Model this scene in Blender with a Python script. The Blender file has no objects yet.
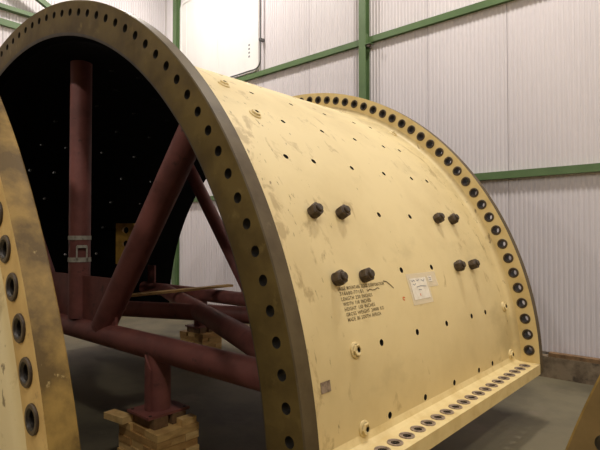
import bpy, math, random
from mathutils import Vector, Matrix
random.seed(7)
PI = math.pi
sc = bpy.context.scene
COL = sc.collection

# ------------------------------------------------------------------ camera
cam = bpy.data.cameras.new('camera'); cam.sensor_width = 36.0; cam.lens = 501.573 / 600 * 36.0
cam.clip_start = 0.05
camo = bpy.data.objects.new('camera', cam); COL.objects.link(camo)
camo.location = (4.4757, -1.6240, 1.6911)
camo.rotation_euler = (PI / 2 + 0.023213, 0, 0.723196)
sc.camera = camo

# ------------------------------------------------------------------ world, exposure
w = bpy.data.worlds.new('hall_air'); sc.world = w; w.use_nodes = True
w.node_tree.nodes['Background'].inputs[0].default_value = (0.9, 0.93, 1.0, 1)
w.node_tree.nodes['Background'].inputs[1].default_value = 0.0
sc.view_settings.view_transform = 'Standard'; sc.view_settings.look = 'None'
sc.view_settings.gamma = 1.0; sc.view_settings.use_curve_mapping = False
sc.view_settings.exposure = -0.28

# ------------------------------------------------------------------ hall lamps (x, y, watts)
LAMP_Z = 8.2
LAMPS = [(-3.0, 3.0, 280, 'over the back wall, left of three'), (2.6, 3.0, 280, 'over the back wall, middle of three'), (8.2, 3.0, 280, 'over the back wall, right of three'),
         (-2.5, -7.5, 260, 'far behind the camera, left of two'), (3.4, -7.5, 330, 'far behind the camera, right of two'), (6.4, -3.0, 290, 'just behind the camera to the right')]
LAMP_COL = (1.0, 0.94, 0.86)

# ------------------------------------------------------------------ helpers
def lin(r, g, b):
    f = lambda c: (c / 255 / 12.92) if c / 255 <= 0.04045 else ((c / 255 + 0.055) / 1.055) ** 2.4
    return (f(r), f(g), f(b), 1.0)

def mat(name, col, rough=0.6, metal=0.0, col2=None, scale=3.0, detail=6.0, lo=0.45, hi=0.7,
        bump=0.0, bscale=40.0, col3=None, s3=8.0, lo3=0.6, hi3=0.72, stretch=(1, 1, 1), alpha=None):
    m = bpy.data.materials.new(name); m.use_nodes = True
    nt = m.node_tree; N = nt.nodes; L = nt.links
    b = N['Principled BSDF']
    b.inputs['Roughness'].default_value = rough; b.inputs['Metallic'].default_value = metal
    b.inputs['Base Color'].default_value = col
    tc = N.new('ShaderNodeTexCoord'); mp = N.new('ShaderNodeMapping')
    mp.inputs['Scale'].default_value = stretch
    L.new(tc.outputs['Object'], mp.inputs['Vector'])
    cur = None
    def layer(prev, c, s, lo, hi, seed):
        n = N.new('ShaderNodeTexNoise'); n.inputs['Scale'].default_value = s
        n.inputs['Detail'].default_value = detail; n.inputs['Roughness'].default_value = 0.6
        ad = N.new('ShaderNodeVectorMath'); ad.operation = 'ADD'; ad.inputs[1].default_value = (seed, seed * 2, -seed)
        L.new(mp.outputs[0], ad.inputs[0]); L.new(ad.outputs[0], n.inputs['Vector'])
        r = N.new('ShaderNodeMapRange'); r.inputs['From Min'].default_value = lo; r.inputs['From Max'].default_value = hi
        L.new(n.outputs['Fac'], r.inputs['Value'])
        mx = N.new('ShaderNodeMix'); mx.data_type = 'RGBA'
        L.new(r.outputs[0], mx.inputs[0])
        if prev is None: mx.inputs[6].default_value = col
        else: L.new(prev, mx.inputs[6])
        mx.inputs[7].default_value = c
        return mx.outputs[2]
    if col2 is not None: cur = layer(cur, col2, scale, lo, hi, 3.1)
    if col3 is not None: cur = layer(cur, col3, s3, lo3, hi3, 11.7)
    if cur is not None: L.new(cur, b.inputs['Base Color'])
    if bump > 0:
        n = N.new('ShaderNodeTexNoise'); n.inputs['Scale'].default_value = bscale; n.inputs['Detail'].default_value = 4
        L.new(mp.outputs[0], n.inputs['Vector'])
        bp = N.new('ShaderNodeBump'); bp.inputs['Strength'].default_value = bump; bp.inputs['Distance'].default_value = 0.01
        L.new(n.outputs['Fac'], bp.inputs['Height']); L.new(bp.outputs[0], b.inputs['Normal'])
    if alpha is not None: b.inputs['Alpha'].default_value = alpha
    return m

M = {}
def cream_paint():
    """cream paint, rubbed and smeared most along the two flanges"""
    m = mat('cream_paint', lin(221, 202, 153), 0.5, 0, lin(208, 188, 139), 1.3, 5, 0.42, 0.68, 0.03, 30)
    nt = m.node_tree; N = nt.nodes; L = nt.links; b = N['Principled BSDF']
    src = b.inputs['Base Color'].links[0].from_socket
    tc = N.new('ShaderNodeTexCoord'); sp = N.new('ShaderNodeSeparateXYZ'); L.new(tc.outputs['Object'], sp.inputs[0])
    def mr(sock, a, b_, c, d):
        r = N.new('ShaderNodeMapRange'); r.inputs[1].default_value = a; r.inputs[2].default_value = b_; r.inputs[3].default_value = c; r.inputs[4].default_value = d
        L.new(sock, r.inputs[0]); return r.outputs[0]
    def math_(op, a, b_):
        n = N.new('ShaderNodeMath'); n.operation = op
        for i, v in enumerate((a, b_)):
            if isinstance(v, (int, float)): n.inputs[i].default_value = v
            else: L.new(v, n.inputs[i])
        return n.outputs[0]
    def noise(scale, stretch, seed, det=6, dist=0.0):
        mp = N.new('ShaderNodeMapping'); mp.inputs['Scale'].default_value = stretch; mp.inputs['Location'].default_value = (seed, seed, seed)
        L.new(tc.outputs['Object'], mp.inputs[0]); n = N.new('ShaderNodeTexNoise'); n.inputs['Scale'].default_value = scale
        n.inputs['Detail'].default_value = det; n.inputs['Roughness'].default_value = 0.62; n.inputs['Distortion'].default_value = dist
        L.new(mp.outputs[0], n.inputs['Vector']); return n.outputs['Fac']
    def mix(prev, fac, c):
        x = N.new('ShaderNodeMix'); x.data_type = 'RGBA'; L.new(fac, x.inputs[0]); L.new(prev, x.inputs[6]); x.inputs[7].default_value = c; return x.outputs[2]
    near = mr(sp.outputs['Y'], 0.25, 1.25, 0.085, 0.0); far = mr(sp.outputs['Y'], 2.3, 3.1, 0.0, 0.06)
    up = mr(sp.outputs['Z'], 0.7, 1.5, 0.0, 0.03)
    w = math_('ADD', math_('ADD', near, far), up)
    cur = src
    # broad greasy smear towards the far flange
    g = mr(math_('ADD', noise(1.6, (1, 0.6, 1), 4.0), math_('MULTIPLY', far, 2.2)), 0.58, 0.74, 0.0, 0.5)
    cur = mix(cur, g, lin(168, 150, 108))
    # smears and scuffs
    f = mr(math_('ADD', noise(4.6, (1, 1.5, 0.9), 1.0, 8, 0.5), w), 0.645, 0.73, 0.0, 0.55)
    cur = mix(cur, f, lin(150, 126, 82))
    f = mr(math_('ADD', noise(13.0, (1, 2.0, 0.5), 9.0, 5, 0.3), w), 0.72, 0.765, 0.0, 0.75)
    cur = mix(cur, f, lin(104, 84, 54))
    L.new(cur, b.inputs['Base Color'])
    return m
M['cream'] = cream_paint()
M['cream_flange'] = mat('cream_flange_paint', lin(222, 202, 150), 0.5, 0, lin(204, 180, 124), 5, 5, 0.45, 0.7, 0.04, 40)
M['face'] = mat('mating_face_coating', lin(112, 93, 51), 0.45, 0.0, lin(90, 73, 39), 4, 6, 0.42, 0.66, 0.04, 50,
                col3=lin(130, 110, 64), s3=9, lo3=0.62, hi3=0.75)
M['tan'] = mat('tan_face_coating', lin(140, 114, 70), 0.45, 0.0, lin(114, 91, 52), 4, 8, 0.42, 0.66, 0.04, 50)
M['ochre'] = mat('dirty_cream_paint', lin(208, 176, 114), 0.5, 0, lin(184, 150, 92), 5, 7, 0.42, 0.68, 0.04, 40, col3=lin(120, 92, 56), s3=9, lo3=0.64, hi3=0.72)
M['rim'] = mat('rim_coating', lin(94, 81, 58), 0.5, 0.0, lin(80, 67, 46), 6, 6, 0.42, 0.66, 0.04, 50,
               col3=lin(108, 94, 70), s3=12, lo3=0.62, hi3=0.75)
M['rim_gold'] = mat('golden_rim_coating', lin(148, 119, 62), 0.45, 0.0, lin(92, 72, 36), 4, 9, 0.44, 0.60, 0.04, 50,
                    col3=lin(196, 172, 118), s3=14, lo3=0.66, hi3=0.73)
M['edge'] = mat('dark_inner_edge', lin(84, 74, 56), 0.5, 0, lin(60, 52, 40), 8)
for k_ in ('face', 'rim', 'rim_gold'): M[k_].node_tree.nodes['Principled BSDF'].inputs['Specular IOR Level'].default_value = 0.22
M['bore'] = mat('dark_hole_steel', lin(40, 36, 30), 0.6, 0.3)
M['lining'] = mat('black_lining', lin(7, 9, 10), 0.9, 0, lin(12, 13, 13), 6)
M['lining'].node_tree.nodes['Principled BSDF'].inputs['Specular IOR Level'].default_value = 0.1
M['rust'] = mat('dark_rust', lin(84, 70, 55), 0.6, 0.1, lin(60, 49, 38), 30, 4, 0.4, 0.6, 0.2, 90)
M['ring'] = mat('dark_bush_ring', lin(72, 58, 44), 0.5, 0.1, lin(48, 39, 30), 30)
M['bush'] = mat('bush_inside', lin(48, 42, 38), 0.45, 0.2, lin(32, 27, 24), 30)
M['washer'] = mat('dull_washer', lin(158, 142, 128), 0.5, 0.3, lin(110, 94, 80), 30, 4, 0.4, 0.65)
M['red'] = mat('red_oxide', lin(140, 84, 76), 0.55, 0, lin(114, 67, 61), 4, 6, 0.42, 0.66, 0.04, 40,
               col3=lin(70, 52, 48), s3=9, lo3=0.62, hi3=0.72)
M['green'] = mat('green_steel', lin(92, 117, 76), 0.45, 0, lin(80, 104, 66), 3)
M['wall'] = mat('white_cladding', lin(223, 217, 221), 0.45, 0, lin(216, 210, 214), 0.8, 5, 0.4, 0.7, stretch=(1, 1, 0.35))
M['wallback'] = mat('wall_backing', lin(205, 200, 197), 0.7)
M['hall'] = mat('hall_far_wall', lin(120, 112, 104), 0.8)
M['panel'] = mat('bright_panel', lin(242, 240, 238), 0.35, 0, lin(232, 230, 228), 1.5, stretch=(1, 1, 0.2))
M['concrete'] = mat('floor_concrete', lin(110, 102, 80), 0.6, 0, lin(70, 65, 52), 0.8, 9, 0.42, 0.66, 0.12, 25,
                    col3=lin(116, 104, 88), s3=2.6, lo3=0.58, hi3=0.75)
M['kerb'] = mat('kerb_concrete', lin(136, 120, 98), 0.8, 0, lin(96, 82, 64), 6, 7, 0.4, 0.62, 0.25, 30,
                col3=lin(66, 56, 44), s3=5, lo3=0.6, hi3=0.7)
M['timber'] = mat('pine_timber', lin(216, 178, 114), 0.65, 0, lin(188, 148, 90), 10, 6, 0.4, 0.65, 0.1, 60, stretch=(1, 1, 3))
M['timber2'] = mat('pine_timber_pale', lin(230, 196, 134), 0.65, 0, lin(204, 164, 102), 9, 6, 0.4, 0.65, 0.1, 60, stretch=(1, 1, 3))
M['timber3'] = mat('pine_timber_tan', lin(200, 158, 96), 0.65, 0, lin(172, 130, 76), 9, 6, 0.4, 0.65, 0.1, 60, stretch=(1, 1, 3))
M['timber_dark'] = mat('weathered_timber', lin(134, 104, 72), 0.75, 0, lin(98, 74, 50), 12, 6, 0.4, 0.65, 0.15, 60)
M['strap'] = mat('strap_webbing', lin(190, 184, 168), 0.7, 0, lin(150, 142, 126), 30)
M['ink'] = mat('stencil_ink', lin(98, 82, 54), 0.7)
M['paper'] = mat('white_paper', lin(232, 226, 214), 0.7, 0, lin(214, 205, 190), 20)
M['sleeve'] = mat('clear_tape', lin(246, 234, 208), 0.3, alpha=0.5)
M['redmark'] = mat('red_marker', lin(205, 110, 60), 0.7)
M['inkgrey'] = mat('grey_pen', lin(130, 130, 136), 0.7)
M['yellow'] = mat('yellow_bracket_paint', lin(184, 142, 54), 0.5, 0, lin(140, 104, 38), 8)
M['lampbody'] = mat('lamp_housing', lin(120, 124, 128), 0.4, 0.6)
M['dark'] = mat('conduit_grey', lin(92, 92, 92), 0.5, 0.2)
le = bpy.data.materials.new('lamp_glow'); le.use_nodes = True
le.node_tree.nodes['Principled BSDF'].inputs['Emission Color'].default_value = (1, 0.93, 0.82, 1)
le.node_tree.nodes['Principled BSDF'].inputs['Emission Strength'].default_value = 6.0
M['glow'] = le

class MB:
    """Collects polygons, welds coincident vertices, links ONE mesh object."""
    def __init__(s): s.v = []; s.ix = {}; s.f = []; s.m = []
    def pt(s, p):
        k = (round(p[0], 5), round(p[1], 5), round(p[2], 5))
        i = s.ix.get(k)
        if i is None:
            i = len(s.v); s.ix[k] = i; s.v.append((p[0], p[1], p[2]))
        return i
    def poly(s, pts, mi=0):
        ids = []
        for p in pts:
            i = s.pt(p)
            if not ids or ids[-1] != i: ids.append(i)
        if len(ids) > 1 and ids[0] == ids[-1]: ids.pop()
        if len(set(ids)) == len(ids) and len(ids) >= 3: s.f.append(ids); s.m.append(mi)
    def box(s, lo, hi, mi=0, bev=0.0):
        (x0, y0, z0), (x1, y1, z1) = lo, hi
        c = [(x0, y0, z0), (x1, y0, z0), (x1, y1, z0), (x0, y1, z0), (x0, y0, z1), (x1, y0, z1), (x1, y1, z1), (x0, y1, z1)]
        for q in ((3, 2, 1, 0), (4, 5, 6, 7), (0, 1, 5, 4), (1, 2, 6, 5), (2, 3, 7, 6), (3, 0, 4, 7)):
            s.poly([c[i] for i in q], mi)
    def lathe(s, prof, n=20, M4=None, mi=0, a0=0.0, a1=2 * PI):
        """prof: (r, h) list revolved round local z."""
        M4 = M4 or Matrix.Identity(4)
        rows = []
        for (r, h) in prof:
            rows.append([M4 @ Vector((r * math.cos(a0 + (a1 - a0) * k / n), r * math.sin(a0 + (a1 - a0) * k / n), h)) for k in range(n + 1)])
        for j in range(len(prof) - 1):
            for k in range(n):
                s.poly([rows[j][k], rows[j][k + 1], rows[j + 1][k + 1], rows[j + 1][k]], mi)
    def tube(s, p0, p1, r, n=24, mi=0, cap=True):
        p0, p1 = Vector(p0), Vector(p1); d = p1 - p0; L = d.length
        M4 = Matrix.Translation(p0) @ d.to_track_quat('Z', 'Y').to_matrix().to_4x4()
        prof = [(r, 0), (r, L)]
        if cap: prof = [(0, 0)] + prof + [(0, L)]
        s.lathe(prof, n, M4, mi)
    def mesh(s, name, mats, smooth=35):
        me = bpy.data.meshes.new(name); me.from_pydata(s.v, [], s.f)
        for m in mats: me.materials.append(M[m])
        me.polygons.foreach_set('material_index', s.m)
        if smooth:
            me.polygons.foreach_set('use_smooth', [True] * len(s.f)); me.set_sharp_from_angle(angle=math.radians(smooth))
        me.update(); return me
    def build(s, name, mats, parent=None, smooth=35, loc=None):
        if isinstance(mats, str): mats = [mats]
        return link(name, s.mesh(name, mats, smooth), parent, loc)

def link(name, data, parent=None, loc=None, M4=None):
    o = bpy.data.objects.new(name, data); COL.objects.link(o)
    if parent is not None: o.parent = parent
    if loc is not None: o.location = loc
    if M4 is not None: o.matrix_local = M4
    return o

def tag(o, label, cat, group=None):
    o['label'] = label; o['category'] = cat
    if group: o['group'] = group
    return o

def thing(name, label, cat, loc=(0, 0, 0), rz=0.0, group=None):
    o = link(name, None, None, loc); o.rotation_euler = (0, 0, rz); o.empty_display_size = 0.2
    return tag(o, label, cat, group)

def struct(o): o['kind'] = 'structure'; return o

# ================================================================== THE HALL
YW, XL, XR, YF, ZC = 5.03, -5.55, 12.0, -14.0, 9.2
b = MB(); b.box((XL - 0.3, YF - 0.3, -0.2), (XR + 0.3, YW + 0.3, 0)); struct(b.build('floor', 'concrete', smooth=0))
b = MB(); b.box((XL - 0.3, YW + 0.02, 0), (XR + 0.3, YW + 0.25, ZC)); wall_back = struct(b.build('wall_back', 'wallback', smooth=0))
b = MB(); b.box((XL - 0.25, YF, 0), (XL - 0.02, YW + 0.02, ZC)); wall_left = struct(b.build('wall_left', 'wallback', smooth=0))
b = MB(); b.box((XR, YF, 0), (XR + 0.25, YW + 0.02, ZC)); struct(b.build('wall_right', 'hall', smooth=0))
b = MB(); b.box((XL - 0.25, YF - 0.25, 0), (XR + 0.25, YF, ZC)); struct(b.build('wall_front', 'hall', smooth=0))
b = MB(); b.box((XL - 0.3, YF - 0.3, ZC), (XR + 0.3, YW + 0.3, ZC + 0.2)); struct(b.build('ceiling', 'wallback', smooth=0))

# ribbed cladding sheets, each its own piece, 1.13 m wide
PW = 1.13
def cladding_mesh():
    b = MB(); n = 20; pitch = PW / n; d = 0.010
    xs = []
    for k in range(n):
        x = k * pitch
        xs += [(x + 0.002, 0.0), (x + pitch * 0.58, 0.0), (x + pitch * 0.68, -d), (x + pitch * 0.90, -d)]
    xs = [(0.002, 0.018)] + xs + [(PW - 0.004, 0.0), (PW - 0.002, 0.018)]
    for i in range(len(xs) - 1):
        (x0, y0), (x1, y1) = xs[i], xs[i + 1]
        b.poly([(x0, y0, 0.28), (x1, y1, 0.28), (x1, y1, ZC), (x0, y0, ZC)])
    return b.mesh('cladding_panel', ['wall'], 20)
clad = cladding_mesh()
x = 2.21 - 7 * PW + 0.14
k = 0
x0 = 2.21 - PW * 7
while x0 + PW * k < XR:
    xx = x0 + PW * k
    if xx > XL - 0.3: link('cladding_panel', clad, wall_back, (xx, YW, 0))
    k += 1
for k in range(12):
    o = link('cladding_panel', clad, wall_left, (XL, YW - 0.05 - PW * (k + 1), 0)); o.rotation_euler = (0, 0, PI / 2)

# concrete upstand along the foot of the back wall
b = MB(); b.box((XL, YW - 0.14, 0), (XR, YW - 0.01, 0.25)); struct(b.build('baseboard_back', 'kerb', smooth=0))
b = MB(); b.box((XL + 0.01, YF, 0), (XL + 0.12, YW - 0.14, 0.25)); struct(b.build('baseboard_left', 'kerb', smooth=0))

# green steelwork on the walls
def column(xc, yc, label, along='x'):
    """I-section column against the wall."""
    b = MB(); wd, dp, tf = 0.125, 0.12, 0.014
    if along == 'x':
        b.box((xc - wd / 2, yc - dp, 0), (xc + wd / 2, yc - dp + tf, ZC)); b.box((xc - wd / 2, yc - tf, 0), (xc + wd / 2, yc, ZC))
        b.box((xc - 0.012, yc - dp + tf, 0), (xc + 0.012, yc - tf, ZC))
    return tag(b.build('steel_column', 'green', smooth=0), label, 'column', 'green wall columns')
YR = YW - 0.011
column(0.02, YR - 0.0, 'green steel column rising behind the far flange of the yellow shell')
column(-5.06, YR - 0.0, 'green steel column in the far left corner beside the bright white panel')

def rail_x(xa, xb, z, label, h=0.095, d=0.06):
    b = MB()                                    # angle section: upright leg on the wall, shelf leg on top
    b.box((xa, YR - 0.02, z - h / 2), (xb, YR, z + h / 2)); b.box((xa, YR - d, z + h / 2 - 0.02), (xb, YR - 0.02, z + h / 2))
    b.box((xa, YR - d, z - h / 2), (xb, YR - d + 0.015, z + h / 2 - 0.02))
    return tag(b.build('wall_rail', 'green', smooth=0), label, 'rail', 'green wall rails')
rail_x(0.09, XR, 4.79, 'green horizontal wall rail running to the top right from the column')
rail_x(-4.99, -0.05, 4.79, 'green horizontal wall rail left of the column, under the bright white panel')
rail_x(0.09, XR, 2.49, 'green horizontal wall rail low on the right beside the far flange')
rail_x(-4.99, -0.05, 2.49, 'green horizontal wall rail glimpsed through the open shell past the rear strut')
b = MB(); b.box((0.0825, YR - 0.13, 4.70), (0.18, YR - 0.06, 4.712)); b.box((0.0825, YR - 0.13, 4.712), (0.094, YR - 0.06, 4.88)); b.box((0.11, YR - 0.12, 4.66), (0.16, YR - 0.07, 4.70), 1)
tag(b.build('rail_cleat', ['green', 'rust'], smooth=0), 'small steel cleat where the upper rail crosses the green column', 'bracket')

def rail_y(z, h, d, label, mats='green'):
    b = MB(); b.box((XL + 0.008, YF, z - h / 2), (XL + 0.008 + d, YW - 0.17, z + h / 2))
    return tag(b.build('wall_rail', mats, smooth=0), label, 'rail', 'green wall rails')
rail_y(5.84, 0.075, 0.12, 'upper of the two green rails on the left wall above the arch')
rail_y(5.57, 0.115, 0.07, 'lower of the two green rails on the left wall above the arch')
b = MB(); p0, p1 = Vector((XL + 0.20, 0.4, 6.95)), Vector((XL + 0.20, 4.3, 5.05)); dd = (p1 - p0).normalized(); nn = Vector((0, -dd.z, dd.y)) * 0.05
c = [p0 - nn, p1 - nn, p1 + nn, p0 + nn]; off = Vector((0.08, 0, 0))
b.poly([q + off for q in c]); b.poly([q for q in reversed(c)])
for i in range(4): b.poly([c[i], c[(i + 1) % 4], c[(i + 1) % 4] + off, c[i] + off])
tag(b.build('diagonal_brace', 'green', smooth=0), 'short green diagonal brace on the left wall above the arch top', 'brace')

# bright panel with rounded corners in the top of the far bay
def rounded(x0, x1, z0, z1, r, n=6):
    out = []
    for cx, cz, a in ((x1 - r, z0 + r, -PI / 2), (x1 - r, z1 - r, 0), (x0 + r, z1 - r, PI / 2), (x0 + r, z0 + r, PI)):
        for i in range(n + 1): out.append((cx + r * math.cos(a + PI / 2 * i / n), cz + r * math.sin(a + PI / 2 * i / n)))
    return out
b = MB(); PX0, PX1, PZ0, PZ1 = -4.95, -2.40, 4.86, 6.95
o_ = rounded(PX0, PX1, PZ0, PZ1, 0.16); i_ = rounded(PX0 + 0.05, PX1 - 0.05, PZ0 + 0.05, PZ1 - 0.05, 0.12)
ya, yb, yc = YR, YR - 0.05, YR - 0.035
b.poly([(x, yc, z) for x, z in i_])
for i in range(len(o_)):
    j = (i + 1) % len(o_)
    b.poly([(o_[i][0], yb, o_[i][1]), (o_[j][0], yb, o_[j][1]), (i_[j][0], yb, i_[j][1]), (i_[i][0], yb, i_[i][1])])
    b.poly([(i_[i][0], yb, i_[i][1]), (i_[j][0], yb, i_[j][1]), (i_[j][0], yc, i_[j][1]), (i_[i][0], yc, i_[i][1])])
    b.poly([(o_[i][0], ya, o_[i][1]), (o_[j][0], ya, o_[j][1]), (o_[j][0], yb, o_[j][1]), (o_[i][0], yb, o_[i][1])])
pan = thing('wall_panel', 'bright white wall panel with rounded corners beside the corner column', 'panel', (0, 0, 0))
b.build('sheet', 'panel', pan, smooth=30)
for xs in (-4.72, -3.65):
    b = MB(); b.box((xs - 0.006, yc - 0.008, PZ0 + 0.06), (xs + 0.006, yc, PZ1 - 0.06)); b.build('seam_strip', 'panel', pan, smooth=0)
for i in range(4):
    b = MB(); z = 5.18 + i * 0.075; b.box((-2.70, yc - 0.002, z), (-2.655, yc, z + 0.035)); b.build('stamp_mark', 'inkgrey', pan, smooth=0)
# conduit beside it
b = MB(); pts = [(-2.32, ZC), (-2.32, 5.16)] + [(-2.48 + 0.16 * math.cos(-PI / 2 * i / 6), 5.05 + 0.16 * math.sin(-PI / 2 * i / 6) ) for i in range(7)] + [(-3.3, 4.89)]
for i in range(len(pts) - 1):
    b.tube((pts[i][0], YR - 0.075, pts[i][1]), (pts[i + 1][0], YR - 0.075, pts[i + 1][1]), 0.014, 10)
cd = thing('conduit', 'thin grey conduit dropping down the wall right of the bright panel', 'conduit')
b.build('pipe', 'dark', cd)
for z in (5.4, 6.3):
    b = MB(); b.box((-2.35, YR - 0.095, z), (-2.29, YR, z + 0.05)); b.build('clip', 'dark', cd, smooth=0)

# lamps
for i, (lx, ly, wt, where) in enumerate(LAMPS):
    t = thing('high_bay_lamp', 'round grey high bay lamp hanging ' + where, 'lamp', (lx, ly, LAMP_Z), 0, 'high bay lamps')
    b = MB(); b.lathe([(0, 0.34), (0.1, 0.34), (0.12, 0.16), (0.34, 0.02), (0.34, 0.0), (0.32, 0.0), (0.11, 0.14), (0, 0.14)], 24); b.build('housing', 'lampbody', t)
    b = MB(); b.lathe([(0, 0.03), (0.3, 0.03), (0.3, 0.02), (0, 0.02)], 24); b.build('lens', 'glow', t)
    b = MB(); b.tube((0, 0, 0.33), (0, 0, ZC - LAMP_Z), 0.012, 8); b.build('rod', 'lampbody', t)
    ld = bpy.data.lights.new('lamp_light', 'AREA'); ld.shape = 'DISK'; ld.size = 0.62; ld.energy = wt; ld.color = LAMP_COL
    link('lamp_light', ld, t, (0, 0, -0.01))

# ================================================================== MILL SHELL HALVES
RI, RS, RB, RO = 2.835, 2.87, 3.0, 3.087; RL = 2.815
T, LEN = 0.095, 3.226
TH0 = 0.0195; SP = (PI - 2 * TH0) / 65
HOLE_R = 0.0275

def cell(u0, u1, v0, v1, uc, vc, ru, rv, n=4):
    out = []
    for (a, c_) in (((u0, v0), (u1, v0)), ((u1, v0), (u1, v1)), ((u1, v1), (u0, v1)), ((u0, v1), (u0, v0))):
        for i in range(n): out.append((a[0] + (c_[0] - a[0]) * i / n, a[1] + (c_[1] - a[1]) * i / n))
    inn = []
    for k in range(4 * n):
        a = -3 * PI / 4 + 2 * PI * k / (4 * n); inn.append((uc + ru * math.cos(a), vc + rv * math.sin(a)))
    return out, inn

def flange_mesh(y_mate, d):
    """Half ring with 66 real bolt holes; materials 0 mating face, 1 rim, 2 paint, 3 bore."""
    b = MB(); ch = 0.006; ri1 = RI + 0.02
    Y = lambda s: y_mate + d * s
    P = lambda th, r, s: (r * math.cos(th), Y(s), r * math.sin(th))
    def add(pts, mi): b.poly(pts if d > 0 else pts[::-1], mi)
    edges = [0.0] + [TH0 + SP * (k + 0.5) for k in range(65)] + [PI]
    for k in range(66):
        t0, t1, tc = edges[k], edges[k + 1], TH0 + SP * k
        of, inn = cell(t0, t1, ri1, RO - ch, tc, RB, HOLE_R / RB, HOLE_R)
        ob, _ = cell(t0, t1, RI, RO, tc, RB, HOLE_R / RB, HOLE_R)
        n = len(of)
        for i in range(n):
            j = (i + 1) % n
            add([P(*of[i], 0), P(*inn[i], 0), P(*inn[j], 0), P(*of[j], 0)][::-1], 0)
            add([P(*ob[i], T), P(*inn[i], T), P(*inn[j], T), P(*ob[j], T)], 2)
            add([P(*inn[i], 0), P(*inn[i], T), P(*inn[j], T), P(*inn[j], 0)][::-1], 3)
        for i in range(4):
            a, c_ = t0 + (t1 - t0) * i / 4, t0 + (t1 - t0) * (i + 1) / 4
            add([P(a, RO - ch, 0), P(c_, RO - ch, 0), P(c_, RO, ch), P(a, RO, ch)], 1)
            add([P(a, RO, ch), P(c_, RO, ch), P(c_, RO, T), P(a, RO, T)], 1)
            add([P(a, ri1, 0), P(c_, ri1, 0), P(c_, RI, 0.012), P(a, RI, 0.012)][::-1], 4)
            add([P(a, RI, 0.012), P(c_, RI, 0.012), P(c_, RI, T), P(a, RI, T)][::-1], 5)
    for th in (0, PI):
        q = [P(th, ri1, 0), P(th, RO - ch, 0), P(th, RO, ch), P(th, RO, T), P(th, RI, T), P(th, RI, 0.012)]
        b.poly(q if th else q[::-1], 0)
    return b

ROWS = [math.radians(3.3 + 8.63 * k) for k in range(10)]; ROWS = ROWS + [PI / 2] + [PI - r for r in reversed(ROWS)]
COLS = [0.74, 1.02, 1.47, 1.92, 2.38, 2.67]
HS = 0.04; SHR = 0.021
def shell_meshes(solid):
    """Outer plate with real bolt holes, and the black lining inside with the same holes."""
    tl = [0.0]
    for r in ROWS: tl += [r - HS / RS, r + HS / RS]
    tl.append(PI)
    th = []
    for i in range(len(tl) - 1):
        m = 4 if i % 2 == 0 and 0 < i < len(tl) - 2 else 1
        for j in range(m): th.append(tl[i] + (tl[i + 1] - tl[i]) * j / m)
    th.append(PI)
    yl = [(T, RS + 0.055), (T + 0.004, RS + 0.035), (T + 0.012, RS + 0.018), (T + 0.026, RS + 0.011), (T + 0.074, RS + 0.009), (T + 0.077, RS)]
    for c_ in COLS: yl += [(c_ - HS, RS), (c_ + HS, RS)]
    yl += [(LEN - 0.06, RS), (LEN - 0.032, RS + 0.005), (LEN - 0.014, RS + 0.016), (LEN - 0.004, RS + 0.035), (LEN, RS + 0.055)]
    bo, bi = MB(), MB()
    P = lambda t, y, r: (r * math.cos(t), y, r * math.sin(t))
    for i in range(len(th) - 1):
        for j in range(len(yl) - 1):
            t0, t1, (y0, r0), (y1, r1) = th[i], th[i + 1], yl[j], yl[j + 1]
            tm, ym = (t0 + t1) / 2, (y0 + y1) / 2
            ri = next((k for k, r in enumerate(ROWS) if abs(r - tm) < 1e-4), None)
            ci = next((k for k, c_ in enumerate(COLS) if abs(c_ - ym) < 1e-4), None)
            if ri is not None and ci is not None and (ri, ci) not in solid:
                o_, n_ = cell(t0, t1, y0, y1, tm, ym, SHR / RS, SHR, 3)
                for a in range(12):
                    c_ = (a + 1) % 12
                    bo.poly([P(*o_[a], RS), P(*n_[a], RS), P(*n_[c_], RS), P(*o_[c_], RS)])
                    bi.poly([P(*o_[a], RL), P(*n_[a], RL), P(*n_[c_], RL), P(*o_[c_], RL)][::-1])
                    bo.poly([P(*n_[a], RS), P(*n_[a], RL), P(*n_[c_], RL), P(*n_[c_], RS)], 1)
            else:
                bo.poly([P(t0, y0, r0), P(t0, y1, r1), P(t1, y1, r1), P(t1, y0, r0)])
                bi.poly([P(t0, y0, RL), P(t1, y0, RL), P(t1, y1, RL), P(t0, y1, RL)])
        for y, f in ((T, 1), (LEN, 0)):
            q = [P(th[i], y, RL), P(th[i + 1], y, RL), P(th[i + 1], y, RI + 0.01), P(th[i], y, RI + 0.01)]
            bi.poly(q if f else q[::-1])
    return bo, bi

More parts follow.
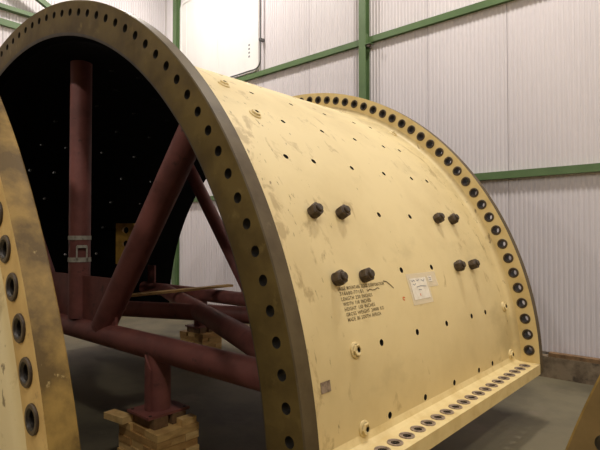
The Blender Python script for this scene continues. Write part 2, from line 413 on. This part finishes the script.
LFX, LFZ = 3.088, 0.09
LHY = [0.847 + 0.1307 * k for k in range(-5, 18)]
def long_flange_mesh(sgn):
    b = MB(); x0, x1 = RI + 0.0, LFX
    H = 0.025
    edges = [T] + [(LHY[k] + LHY[k + 1]) / 2 for k in range(len(LHY) - 1)] + [LEN]
    Q = lambda x, y, z: (sgn * x, y, z)
    def add(p, mi=0): b.poly(p if sgn > 0 else p[::-1], mi)
    for k in range(len(LHY)):
        o_, n_ = cell(x0, x1, edges[k], edges[k + 1], 3.003, LHY[k], H, H)
        for i in range(len(o_)):
            j = (i + 1) % len(o_)
            add([Q(*o_[i], LFZ), Q(*o_[j], LFZ), Q(*n_[j], LFZ), Q(*n_[i], LFZ)])
            add([Q(*o_[i], 0), Q(*o_[j], 0), Q(*n_[j], 0), Q(*n_[i], 0)][::-1], 1)
            add([Q(*n_[i], LFZ), Q(*n_[j], LFZ), Q(*n_[j], 0), Q(*n_[i], 0)], 2)
    add([Q(x1, T, 0), Q(x1, LEN, 0), Q(x1, LEN, LFZ), Q(x1, T, LFZ)])
    add([Q(x0, T, 0), Q(x0, LEN, 0), Q(x0, LEN, LFZ), Q(x0, T, LFZ)][::-1])
    # weld fillet against the shell plate
    for a, c_ in (((RS + 0.045, LFZ), (RS + 0.012, LFZ + 0.012)), ((RS + 0.012, LFZ + 0.012), (RS - 0.004, LFZ + 0.05))):
        add([Q(a[0], T, a[1]), Q(a[0], LEN, a[1]), Q(c_[0], LEN, c_[1]), Q(c_[0], T, c_[1])])
    return b

ROW = lambda deg: min(range(21), key=lambda k: abs(math.degrees(ROWS[k]) - deg))
BOLTS = [(r, c_) for r in (ROW(20.7), ROW(29.3)) for c_ in (0, 1, 4, 5)]
PLUGS = [(ROW(3.4), 0), (ROW(12), 0), (ROW(46.7), 0), (ROW(55.4), 0)]
me_front = flange_mesh(0.0, 1).mesh('end_flange', ['face', 'rim', 'cream_flange', 'bore', 'edge', 'lining'])
me_back = flange_mesh(LEN + T, -1).mesh('end_flange', ['face', 'rim', 'cream_flange', 'bore', 'edge', 'lining'])
me_front_gold = flange_mesh(0.0, 1).mesh('end_flange', ['tan', 'rim_gold', 'ochre', 'bore', 'edge', 'lining'])
bo, bi = shell_meshes(set(BOLTS + PLUGS))
me_shell = bo.mesh('shell_plate', ['cream', 'bore'], 40); me_lin = bi.mesh('inner_lining', ['lining'], 40)
me_lfr = long_flange_mesh(1).mesh('joint_flange', ['cream_flange', 'face', 'bore'], 20)
me_lfl = long_flange_mesh(-1).mesh('joint_flange', ['cream_flange', 'face', 'bore'], 20)

def radial(th, y, r):
    """frame with z pointing out of the shell, x along the axis."""
    n = Vector((math.cos(th), 0, math.sin(th))); ax = Vector((0, 1, 0)); tg = n.cross(ax)
    Mx = Matrix((ax, tg, n)).transposed().to_4x4(); Mx.translation = Vector((r * math.cos(th), y, r * math.sin(th)))
    return Mx

def bush_mesh():
    b = MB()
    b.lathe([(0.048, 0.0), (0.048, 0.005), (0.045, 0.008), (0.034, 0.008)], 20, mi=0)
    b.lathe([(0.034, 0.008), (0.0295, 0.002), (0.0272, 0.0005), (0.0268, -0.03), (0.024, -0.05), (0.024, -0.07)], 20, mi=1)
    return b.mesh('bolt_bush', ['ring', 'bush'])
me_bush = bush_mesh()
b = MB(); b.lathe([(0.046, 0.0), (0.046, 0.005), (0.044, 0.007), (0.034, 0.007), (0.033, 0.004), (0.026, 0.004), (0.0245, -0.01)], 20); me_washer = b.mesh('washer', ['washer'])
# liner bolt: collar, hexagon with rounded top, stud end
b = MB()
b.lathe([(0.040, 0), (0.040, 0.012), (0.036, 0.016)], 24)
b.lathe([(0.044, 0.014), (0.047, 0.020), (0.047, 0.052), (0.040, 0.062), (0.026, 0.062)], 6)
b.lathe([(0.026, 0.060), (0.026, 0.074), (0.021, 0.079), (0, 0.079)], 16)
me_bolt = b.mesh('liner_bolt', ['rust'], 30)
b = MB(); b.lathe([(0.048, 0), (0.046, 0.008), (0.036, 0.013)], 20); b.lathe([(0.036, 0.012), (0.033, 0.024), (0.015, 0.027)], 6); b.lathe([(0.015, 0.027), (0.013, 0.016), (0, 0.016)], 12, mi=1)
me_plug = b.mesh('painted_plug', ['cream_flange', 'bore'], 30)

def half_shell(label, loc, rz, gold=False):
    t = thing('mill_shell_half', label, 'mill shell', loc, rz, 'half shells of the grinding mill')
    o = link('end_flange', me_front_gold if gold else me_front, t); o['label'] = 'bolted end ring with a row of round holes'
    o = link('end_flange', me_back, t)
    o = link('shell_plate', me_shell, t); o['label'] = 'curved cream painted plate dotted with bolt holes'
    o = link('inner_lining', me_lin, t); o['label'] = 'black inside of the shell'
    link('joint_flange', me_lfr, t); link('joint_flange', me_lfl, t)
    return t

SZ = 0.45
main = half_shell('large cream half cylinder mill shell standing open on a red tube frame', (0, 0, SZ), 0)
left = half_shell('half shell cut off by the left edge with a golden rim and countersunk holes', (0.028, -1.006 + T, SZ - 0.355), PI, True)
right = half_shell('brown half shell flange cut off at the lower right corner', (6.974, 0.1, SZ - 0.414), 0, True)

My = lambda x, y, z, s: Matrix(((1, 0, 0, x), (0, 0, -s, y), (0, s, 0, z), (0, 0, 0, 1)))   # local z -> -y*s
for k in range(1, 36):
    th = TH0 + SP * k
    Mx = Matrix(((1, 0, 0, RB * math.cos(th)), (0, 0, -1, LEN), (0, 1, 0, RB * math.sin(th)), (0, 0, 0, 1)))
    o = link('bolt_bush', me_bush, main, M4=Mx)
for k in range(3, 15):
    th = PI - (TH0 + SP * k)      # the left shell is turned round, so its left side shows
    Mx = Matrix(((1, 0, 0, RB * math.cos(th)), (0, 0, 1, T), (0, -1, 0, RB * math.sin(th)), (0, 0, 0, 1)))
    link('bolt_bush', me_bush, left, M4=Mx)
for y in LHY:
    link('washer', me_washer, main, (3.003, y, LFZ))
for (r, c_) in BOLTS:
    Mx = radial(ROWS[r] - math.radians(0.35), COLS[c_] - 0.032, RS) @ Matrix.Rotation(random.uniform(0, 1.0), 4, 'Z')
    link('liner_bolt', me_bolt, main, M4=Mx)
for (r, c_) in PLUGS: link('painted_plug', me_plug, main, M4=radial(ROWS[r], COLS[c_], RS))
for r in (ROW(3.4), ROW(12), ROW(55.4)): link('painted_plug', me_plug, main, M4=radial(ROWS[r], 3.11, RS))

# stencilled lettering on the shell
def on_shell(th_deg, y, lift=0.001):
    a = math.radians(th_deg); return ((RS + lift) * math.cos(a), y, (RS + lift) * math.sin(a))
LINES = [('EAGLE MOUNTAIN GOLD CORPORATION', 0.494), ('316680-77151', 0.238), ('LENGTH 230 INCHES', 0.32), ('WIDTH 110 INCHES', 0.285),
         ('HEIGHT 150 INCHES', 0.315), ('GROSS WEIGHT 20000 KG', 0.40), ('MADE IN SOUTH AFRICA', 0.35)]
def text_mesh(s):
    cu = bpy.data.curves.new('t', 'FONT'); cu.body = s; cu.size = 1.0; cu.resolution_u = 2; cu.space_character = 1.1; cu.offset = 0.008; cu.space_word = 1.6
    o = bpy.data.objects.new('t', cu); COL.objects.link(o)
    bpy.context.view_layer.update()
    me = bpy.data.meshes.new_from_object(o.evaluated_get(bpy.context.evaluated_depsgraph_get()))
    bpy.data.objects.remove(o); bpy.data.curves.remove(cu); return me
for i, (s, wd) in enumerate(LINES):
    me = text_mesh(s); xs = [v.co.x for v in me.vertices]; x0, x1 = min(xs), max(xs)
    base = 18.85 - 0.61 * i
    for v in me.vertices:
        u = (v.co.x - x0) / (x1 - x0) * wd; h = v.co.y * 0.030
        v.co = on_shell(base + math.degrees(h / RS), 0.704 + 0.004 * i + u, 0.0012)
    me.materials.clear(); me.materials.append(M['ink'])
    o = link('stencil_line', me, main); o['label'] = 'stencilled dark lettering'; o['kind'] = 'stuff'
def stroke(pts, wd, name, m, parent, lift=0.0012):
    b = MB()
    for i in range(len(pts) - 1):
        (a0, y0), (a1, y1) = pts[i], pts[i + 1]
        v = Vector(((a1 - a0) * PI / 180 * RS, y1 - y0)); 
        if v.length < 1e-6: continue
        n = Vector((-v.y, v.x)).normalized() * wd / 2; dn = math.degrees(n.x / RS)
        b.poly([on_shell(a0 - dn, y0 - n.y, lift), on_shell(a1 - dn, y1 - n.y, lift), on_shell(a1 + dn, y1 + n.y, lift), on_shell(a0 + dn, y0 + n.y, lift)][::-1])
    return b.build(name, m, parent, smooth=0)
stroke([(18.58, 0.99), (18.3, 0.995), (18.55, 1.02), (18.38, 1.05), (18.4, 1.08), (18.6, 1.11), (18.45, 1.13)], 0.006, 'scribble', 'ink', main)
stroke([(19.35, 1.2), (19.2, 1.235), (18.9, 1.26), (18.5, 1.285), (18.25, 1.30)], 0.008, 'paint_scratch', 'ink', main)
stroke([(16.75, 1.41), (16.85, 1.385), (16.55, 1.38), (16.4, 1.40)], 0.009, 'red_mark', 'redmark', main)

def patch(th0, th1, y0, y1, lift, name, m, parent, n=4, th=0.0006):
    b = MB()
    for i in range(n):
        a, c_ = th0 + (th1 - th0) * i / n, th0 + (th1 - th0) * (i + 1) / n
        b.poly([on_shell(a, y0, lift), on_shell(a, y1, lift), on_shell(c_, y1, lift), on_shell(c_, y0, lift)])
        b.poly([on_shell(a, y0, lift - th), on_shell(a, y1, lift - th), on_shell(c_, y1, lift - th), on_shell(c_, y0, lift - th)][::-1])
    return b.build(name, m, parent, smooth=0)
note = thing('paper_note', 'handwritten paper note under clear tape stuck on the cream shell', 'note', (0, 0, SZ))
patch(15.45, 19.9, 1.50, 1.79, 0.0022, 'clear_tape', 'sleeve', note); patch(17.65, 19.9, 1.79, 1.935, 0.0022, 'clear_tape', 'sleeve', note)
patch(16.15, 19.2, 1.53, 1.765, 0.0036, 'sheet', 'paper', note); patch(18.45, 19.3, 1.80, 1.86, 0.0036, 'sheet', 'paper', note)
for (pts) in ([(19.0, 1.545), (18.7, 1.56), (18.95, 1.58), (18.7, 1.60)], [(19.0, 1.62), (18.75, 1.63), (18.95, 1.66)], [(18.9, 1.69), (18.6, 1.72), (18.95, 1.74)],
              [(18.4, 1.56), (18.2, 1.58), (18.45, 1.6)], [(17.9, 1.60), (18.0, 1.66), (17.85, 1.74)], [(17.5, 1.62), (17.45, 1.66)], [(19.1, 1.815), (18.9, 1.85)], [(18.75, 1.815), (18.7, 1.845)]):
    stroke(pts, 0.006, 'handwriting', 'inkgrey', note, 0.0042)
stroke([(16.95, 1.625), (16.6, 1.628)], 0.010, 'red_mark', 'redmark', note, 0.0042)
stk = patch(8.6, 9.75, 0.398, 0.478, 0.0025, 'torn_sticker', 'washer', None); stk.location = (0, 0, SZ)
tag(stk, 'small torn grey sticker on the cream shell near the front flange', 'sticker')

# timber bearers under the two outer shells
def bearer(x0, x1, y0, y1, h, label, m='timber_dark'):
    b = MB(); b.box((x0, y0, 0), (x1, y1, h)); return tag(b.build('timber_bearer', m, smooth=0), label, 'timber', 'bearers under shells')
for y, w_ in ((-1.4, 'near'), (-3.6, 'rear')):
    bearer(2.75, 3.25, y - 0.1, y + 0.1, SZ - 0.355, w_ + ' flat timber bearer under the right foot of the left shell')
    bearer(-3.2, -2.7, y - 0.1, y + 0.1, SZ - 0.355, w_ + ' flat timber bearer under the far foot of the left shell')
for y, w_ in ((0.7, 'near'), (2.9, 'rear')):
    bearer(3.75, 4.2, y - 0.1, y + 0.1, SZ - 0.414, w_ + ' thin timber bearer under the brown right hand shell')
    bearer(9.75, 10.2, y - 0.1, y + 0.1, SZ - 0.414, w_ + ' thin timber bearer under the far foot of the right hand shell')

# ================================================================== RED TUBE FRAME inside the shell
FR = thing('support_frame', 'dark red welded tube frame propping up the inside of the shell', 'frame', (0, 0, 0))
ZB = SZ + 0.428; RT = 0.092; YA, YB = 0.45, 2.78
def tube(name, p0, p1, r=RT, parent=FR, m='red', n=24):
    b = MB(); b.tube(p0, p1, r, n); return b.build(name, m, parent)
for Y in (YA, YB):
    hw = math.sqrt((RL - 0.01) ** 2 - (0.41 + RT) ** 2)
    tube('crossbar', (-hw, Y, ZB), (hw, Y, ZB))
    for s in (-1, 1):
        b = MB(); b.box((s * (hw - 0.22) - 0.10, Y - 0.012, ZB + 0.06), (s * (hw - 0.22) + 0.10, Y + 0.012, ZB + 0.36)); b.build('end_plate', 'red', FR, smooth=0)
tube('upright', (0, YA, ZB + 0.09), (0, YA, SZ + RL - 0.003)); tube('upright', (0, YB, ZB + 0.09), (0, YB, SZ + RL - 0.003))
for s in (-1, 1):
    tube('diagonal_strut', (s * 0.45, YA, SZ + 0.49), (s * 1.79, YA, SZ + 2.115), 0.1)
    tube('diagonal_strut', (s * 0.21, YB, SZ + 0.46), (s * 1.60, YB, SZ + 2.27), 0.09)
# gusset plates at the foot of the uprights
for Y in (YA, YB):
    b = MB(); b.box((-0.66 if Y == YA else -0.42, Y - 0.012, ZB + 0.05), (0.66 if Y == YA else 0.42, Y + 0.012, ZB + (0.47 if Y == YA else 0.2))); b.build('gusset_plate', 'red', FR, smooth=0)
# crossed plan braces
tube('plan_brace', (2.55, YA + 0.17, ZB), (-2.15, YB - 0.02, ZB), 0.098)
tube('plan_brace', (-2.45, YA + 0.3, ZB - 0.02), (2.2, YB - 0.03, ZB - 0.02), 0.09)
# legs with coped saddles and base plates
LX = 1.275
LEGS = [(LX, YA), (-LX, YA), (LX, YB), (-LX, YB)]
for (lx, ly) in LEGS:
    tube('leg', (lx, ly, SZ), (lx, ly, ZB - 0.03), 0.086)
    b = MB(); n = 16                                  # coped half pipe reinforcing the leg, its tip running up the bar
    for k in range(n):
        a0, a1 = PI + PI * 0.75 * k / n - 0.35, PI + PI * 0.75 * (k + 1) / n - 0.35
        zt = lambda a: ZB - 0.11 + 0.115 * max(0.0, math.cos((a - PI * 1.22) * 1.2)) - 0.03
        for r_, rev in ((0.1, 1), (0.087, 0)):
            q = [(lx + r_ * math.cos(a0), ly + r_ * math.sin(a0), SZ), (lx + r_ * math.cos(a1), ly + r_ * math.sin(a1), SZ),
                 (lx + r_ * math.cos(a1), ly + r_ * math.sin(a1), zt(a1)), (lx + r_ * math.cos(a0), ly + r_ * math.sin(a0), zt(a0))]
            b.poly(q if rev else q[::-1])
        b.poly([(lx + 0.087 * math.cos(a0), ly + 0.087 * math.sin(a0), zt(a0)), (lx + 0.1 * math.cos(a0), ly + 0.1 * math.sin(a0), zt(a0)),
                (lx + 0.1 * math.cos(a1), ly + 0.1 * math.sin(a1), zt(a1)), (lx + 0.087 * math.cos(a1), ly + 0.087 * math.sin(a1), zt(a1))])
    b.build('leg_saddle', 'red', FR)
    pl = MB(); pl.box((lx - 0.14, ly - 0.17, SZ - 0.018), (lx + 0.14, ly + 0.17, SZ)); po = pl.build('base_plate', 'red', FR, smooth=0)
    for sx, sy in ((-1, -1), (1, -1), (1, 1), (-1, 1)):
        h = MB(); h.lathe([(0.012, 0), (0.012, 0.004), (0, 0.004)], 12); h.build('bolt_hole', 'bore', po, loc=(lx + sx * 0.115, ly + sy * 0.14, SZ - 0.002))

# white strap round the front upright
st = thing('ratchet_strap', 'off white webbing strap with buckle wrapped round the red upright', 'strap', (0, YA, 0))
zs = SZ + 1.241
def band(z, h):
    b = MB(); b.lathe([(RT + 0.001, z - h / 2), (RT + 0.005, z - h / 2), (RT + 0.005, z + h / 2), (RT + 0.001, z + h / 2)], 28); return b.build('band', 'strap', st)
band(zs - 0.01, 0.036); band(zs - 0.205, 0.040)
vx, vy = 0.94, -0.34
for (du, z0, z1, wd) in ((-0.032, zs - 0.19, zs - 0.085, 0.012), (0.05, zs - 0.19, zs - 0.085, 0.012), (0.01, zs - 0.10, zs - 0.075, 0.085)):
    b = MB(); c_ = Vector((vx, vy, 0)) * (RT + 0.008); tn = Vector((-vy, vx, 0))
    for dz in (0,):
        p = [c_ + tn * (du - wd / 2), c_ + tn * (du + wd / 2)]
        q = [v + Vector((vx, vy, 0)) * 0.014 for v in p]
        cs = [p[0], p[1], q[1], q[0]]
        b.poly([v + Vector((0, 0, z1)) for v in cs]); b.poly([v + Vector((0, 0, z0)) for v in cs[::-1]])
        for i in range(4):
            j = (i + 1) % 4; b.poly([cs[i] + Vector((0, 0, z0)), cs[j] + Vector((0, 0, z0)), cs[j] + Vector((0, 0, z1)), cs[i] + Vector((0, 0, z1))])
    b.build('buckle', 'strap', st, smooth=0)

# loose plank across brace and rear crossbar
def beam(name, p0, p1, wd, h, m, label, cat, group=None):
    p0, p1 = Vector(p0), Vector(p1); d = p1 - p0
    b = MB(); b.box((-d.length / 2, -wd / 2, -h / 2), (d.length / 2, wd / 2, h / 2)); o = b.build(name, m, None, smooth=0)
    o.matrix_world = Matrix.Translation((p0 + p1) / 2) @ d.to_track_quat('X', 'Z').to_matrix().to_4x4()
    return tag(o, label, cat, group)
beam('loose_plank', (-1.17, 1.2, ZB + 0.091), (-0.80, 2.92, ZB + 0.146), 0.13, 0.028, 'timber', 'loose pale plank lying across the red tubes inside the shell', 'plank')

# yellow drilled plate on the inside of the shell
bth = math.radians(-61) + PI / 2
b = MB(); wd, hh, tk = 0.14, 0.29, 0.02
for k in range(3):
    z0, z1 = -hh + k * 2 * hh / 3, -hh + (k + 1) * 2 * hh / 3
    o_, n_ = cell(-wd, wd, z0, z1, 0.01, (z0 + z1) / 2, 0.05, 0.05)
    for i in range(len(o_)):
        j = (i + 1) % len(o_)
        b.poly([(o_[i][0], -tk, o_[i][1]), (o_[j][0], -tk, o_[j][1]), (n_[j][0], -tk, n_[j][1]), (n_[i][0], -tk, n_[i][1])])
        b.poly([(o_[i][0], tk, o_[i][1]), (o_[j][0], tk, o_[j][1]), (n_[j][0], tk, n_[j][1]), (n_[i][0], tk, n_[i][1])][::-1])
        b.poly([(n_[i][0], -tk, n_[i][1]), (n_[j][0], -tk, n_[j][1]), (n_[j][0], tk, n_[j][1]), (n_[i][0], tk, n_[i][1])])
for (xa, xb) in ((-wd, -wd), (wd, wd)): b.poly([(xa, -tk, -hh), (xa, tk, -hh), (xa, tk, hh), (xa, -tk, hh)])
for z in (-hh, hh): b.poly([(-wd, -tk, z), (wd, -tk, z), (wd, tk, z), (-wd, tk, z)])
Mx = Matrix.Translation((-2.12, 2.09, 1.14)) @ Matrix.Rotation(bth, 4, 'Z')
o = b.build('drilled_bracket', 'yellow', main, smooth=0); o.matrix_local = Mx; o['label'] = 'yellow drilled plate on the dark inside'
b = MB()
for z in (-0.2, 0.2):
    b = MB(); b.box((-0.62, 0.0, z - 0.02), (-0.12, 0.03, z + 0.02)); b.build('bracket_arm', 'lining', o, smooth=0)

# ================================================================== TIMBER CRIBS under the legs
ORD = ['top', 'second', 'third', 'fourth', 'fifth', 'sixth', 'bottom']
def block_mesh(lx, ly, lz, m):
    b = MB(); c_ = 0.003
    b.box((-lx / 2, -ly / 2, 0), (lx / 2, ly / 2, lz)); return b.mesh('timber_block', [m], 0)
BH = 0.0515
bmA = [block_mesh(0.160, 0.34, BH - 0.003, m) for m in ('timber', 'timber2', 'timber3')]
bmB = [block_mesh(0.50, 0.109, BH - 0.003, m) for m in ('timber', 'timber2', 'timber3')]
bmD = block_mesh(0.30, 0.11, 0.0705, 'timber_dark')
def crib(cx, cy, where, grp):
    for l in range(7):
        z = (6 - l) * BH
        for k in range(3):
            if l % 2 == 0:
                o = link('timber_block', random.choice(bmA), None, (cx + (k - 1) * 0.167 + random.uniform(-.002, .002), cy + random.uniform(-0.02, 0.02), z))
                pos = ['left', 'middle', 'right'][k]
            else:
                o = link('timber_block', random.choice(bmB), None, (cx + random.uniform(-0.012, 0.012), cy + (k - 1) * 0.115 + random.uniform(-.001, .001), z))
                pos = ['nearest', 'middle', 'rearmost'][k]
            o.rotation_euler = (0, 0, random.uniform(-0.005, 0.005))
            tag(o, '%s pine block, %s layer of crib %s' % (pos, ORD[l], where), 'timber block', grp)
    for k, sy in enumerate((-0.075, 0.075)):
        o = link('timber_block', bmD, None, (cx, cy + sy, 7 * BH)); tag(o, '%s dark packing timber under the base plate %s' % (['nearer', 'rear'][k], where), 'timber block', grp)
crib(LX, YA, 'under the front red leg', 'timber of the front crib')
crib(-LX, YA, 'under hidden left front leg', 'timber of the left front crib')
crib(LX, YB, 'under the hidden right rear leg', 'timber of the right rear crib')
crib(-LX, YB, 'under the rear leg behind the braces', 'timber of the rear crib')
o = link('timber_block', block_mesh(0.22, 0.09, 0.045, 'timber2'), None, (LX - 0.225, YA - 0.19, 7 * BH)); o.rotation_euler = (0, 0, 0.12)
tag(o, 'pale pine block jutting out left beside the base plate', 'timber block')
o = link('timber_block', block_mesh(0.07, 0.12, 0.045, 'timber2'), None, (LX + 0.2, YA + 0.1, 7 * BH))
tag(o, 'short pine offcut behind the leg on top of the front crib', 'timber block')

# plank on the wall upstand, paint chip on the floor
b = MB(); b.box((-0.5, -0.05, 0), (0.5, 0.05, 0.045)); o = b.build('timber_plank', 'timber_dark', None, smooth=0); o.location = (3.2, YW - 0.085, 0.25)
tag(o, 'brown timber length lying on the concrete upstand at right', 'plank')
b = MB(); b.poly([(0.03 * math.cos(a) * (1 + 0.3 * math.sin(3 * a)), 0.03 * math.sin(a), 0.004) for a in [2 * PI * i / 10 for i in range(10)]])
for i in range(10):
    a, c_ = 2 * PI * i / 10, 2 * PI * (i + 1) / 10
    f = lambda a, z: (0.03 * math.cos(a) * (1 + 0.3 * math.sin(3 * a)), 0.03 * math.sin(a), z)
    b.poly([f(a, 0), f(c_, 0), f(c_, 0.004), f(a, 0.004)])
o = b.build('paint_chip', 'paper', None, smooth=0); o.location = (3.84, 1.75, 0.0)
tag(o, 'small white paint chip on the floor by the brown flange', 'paint chip')
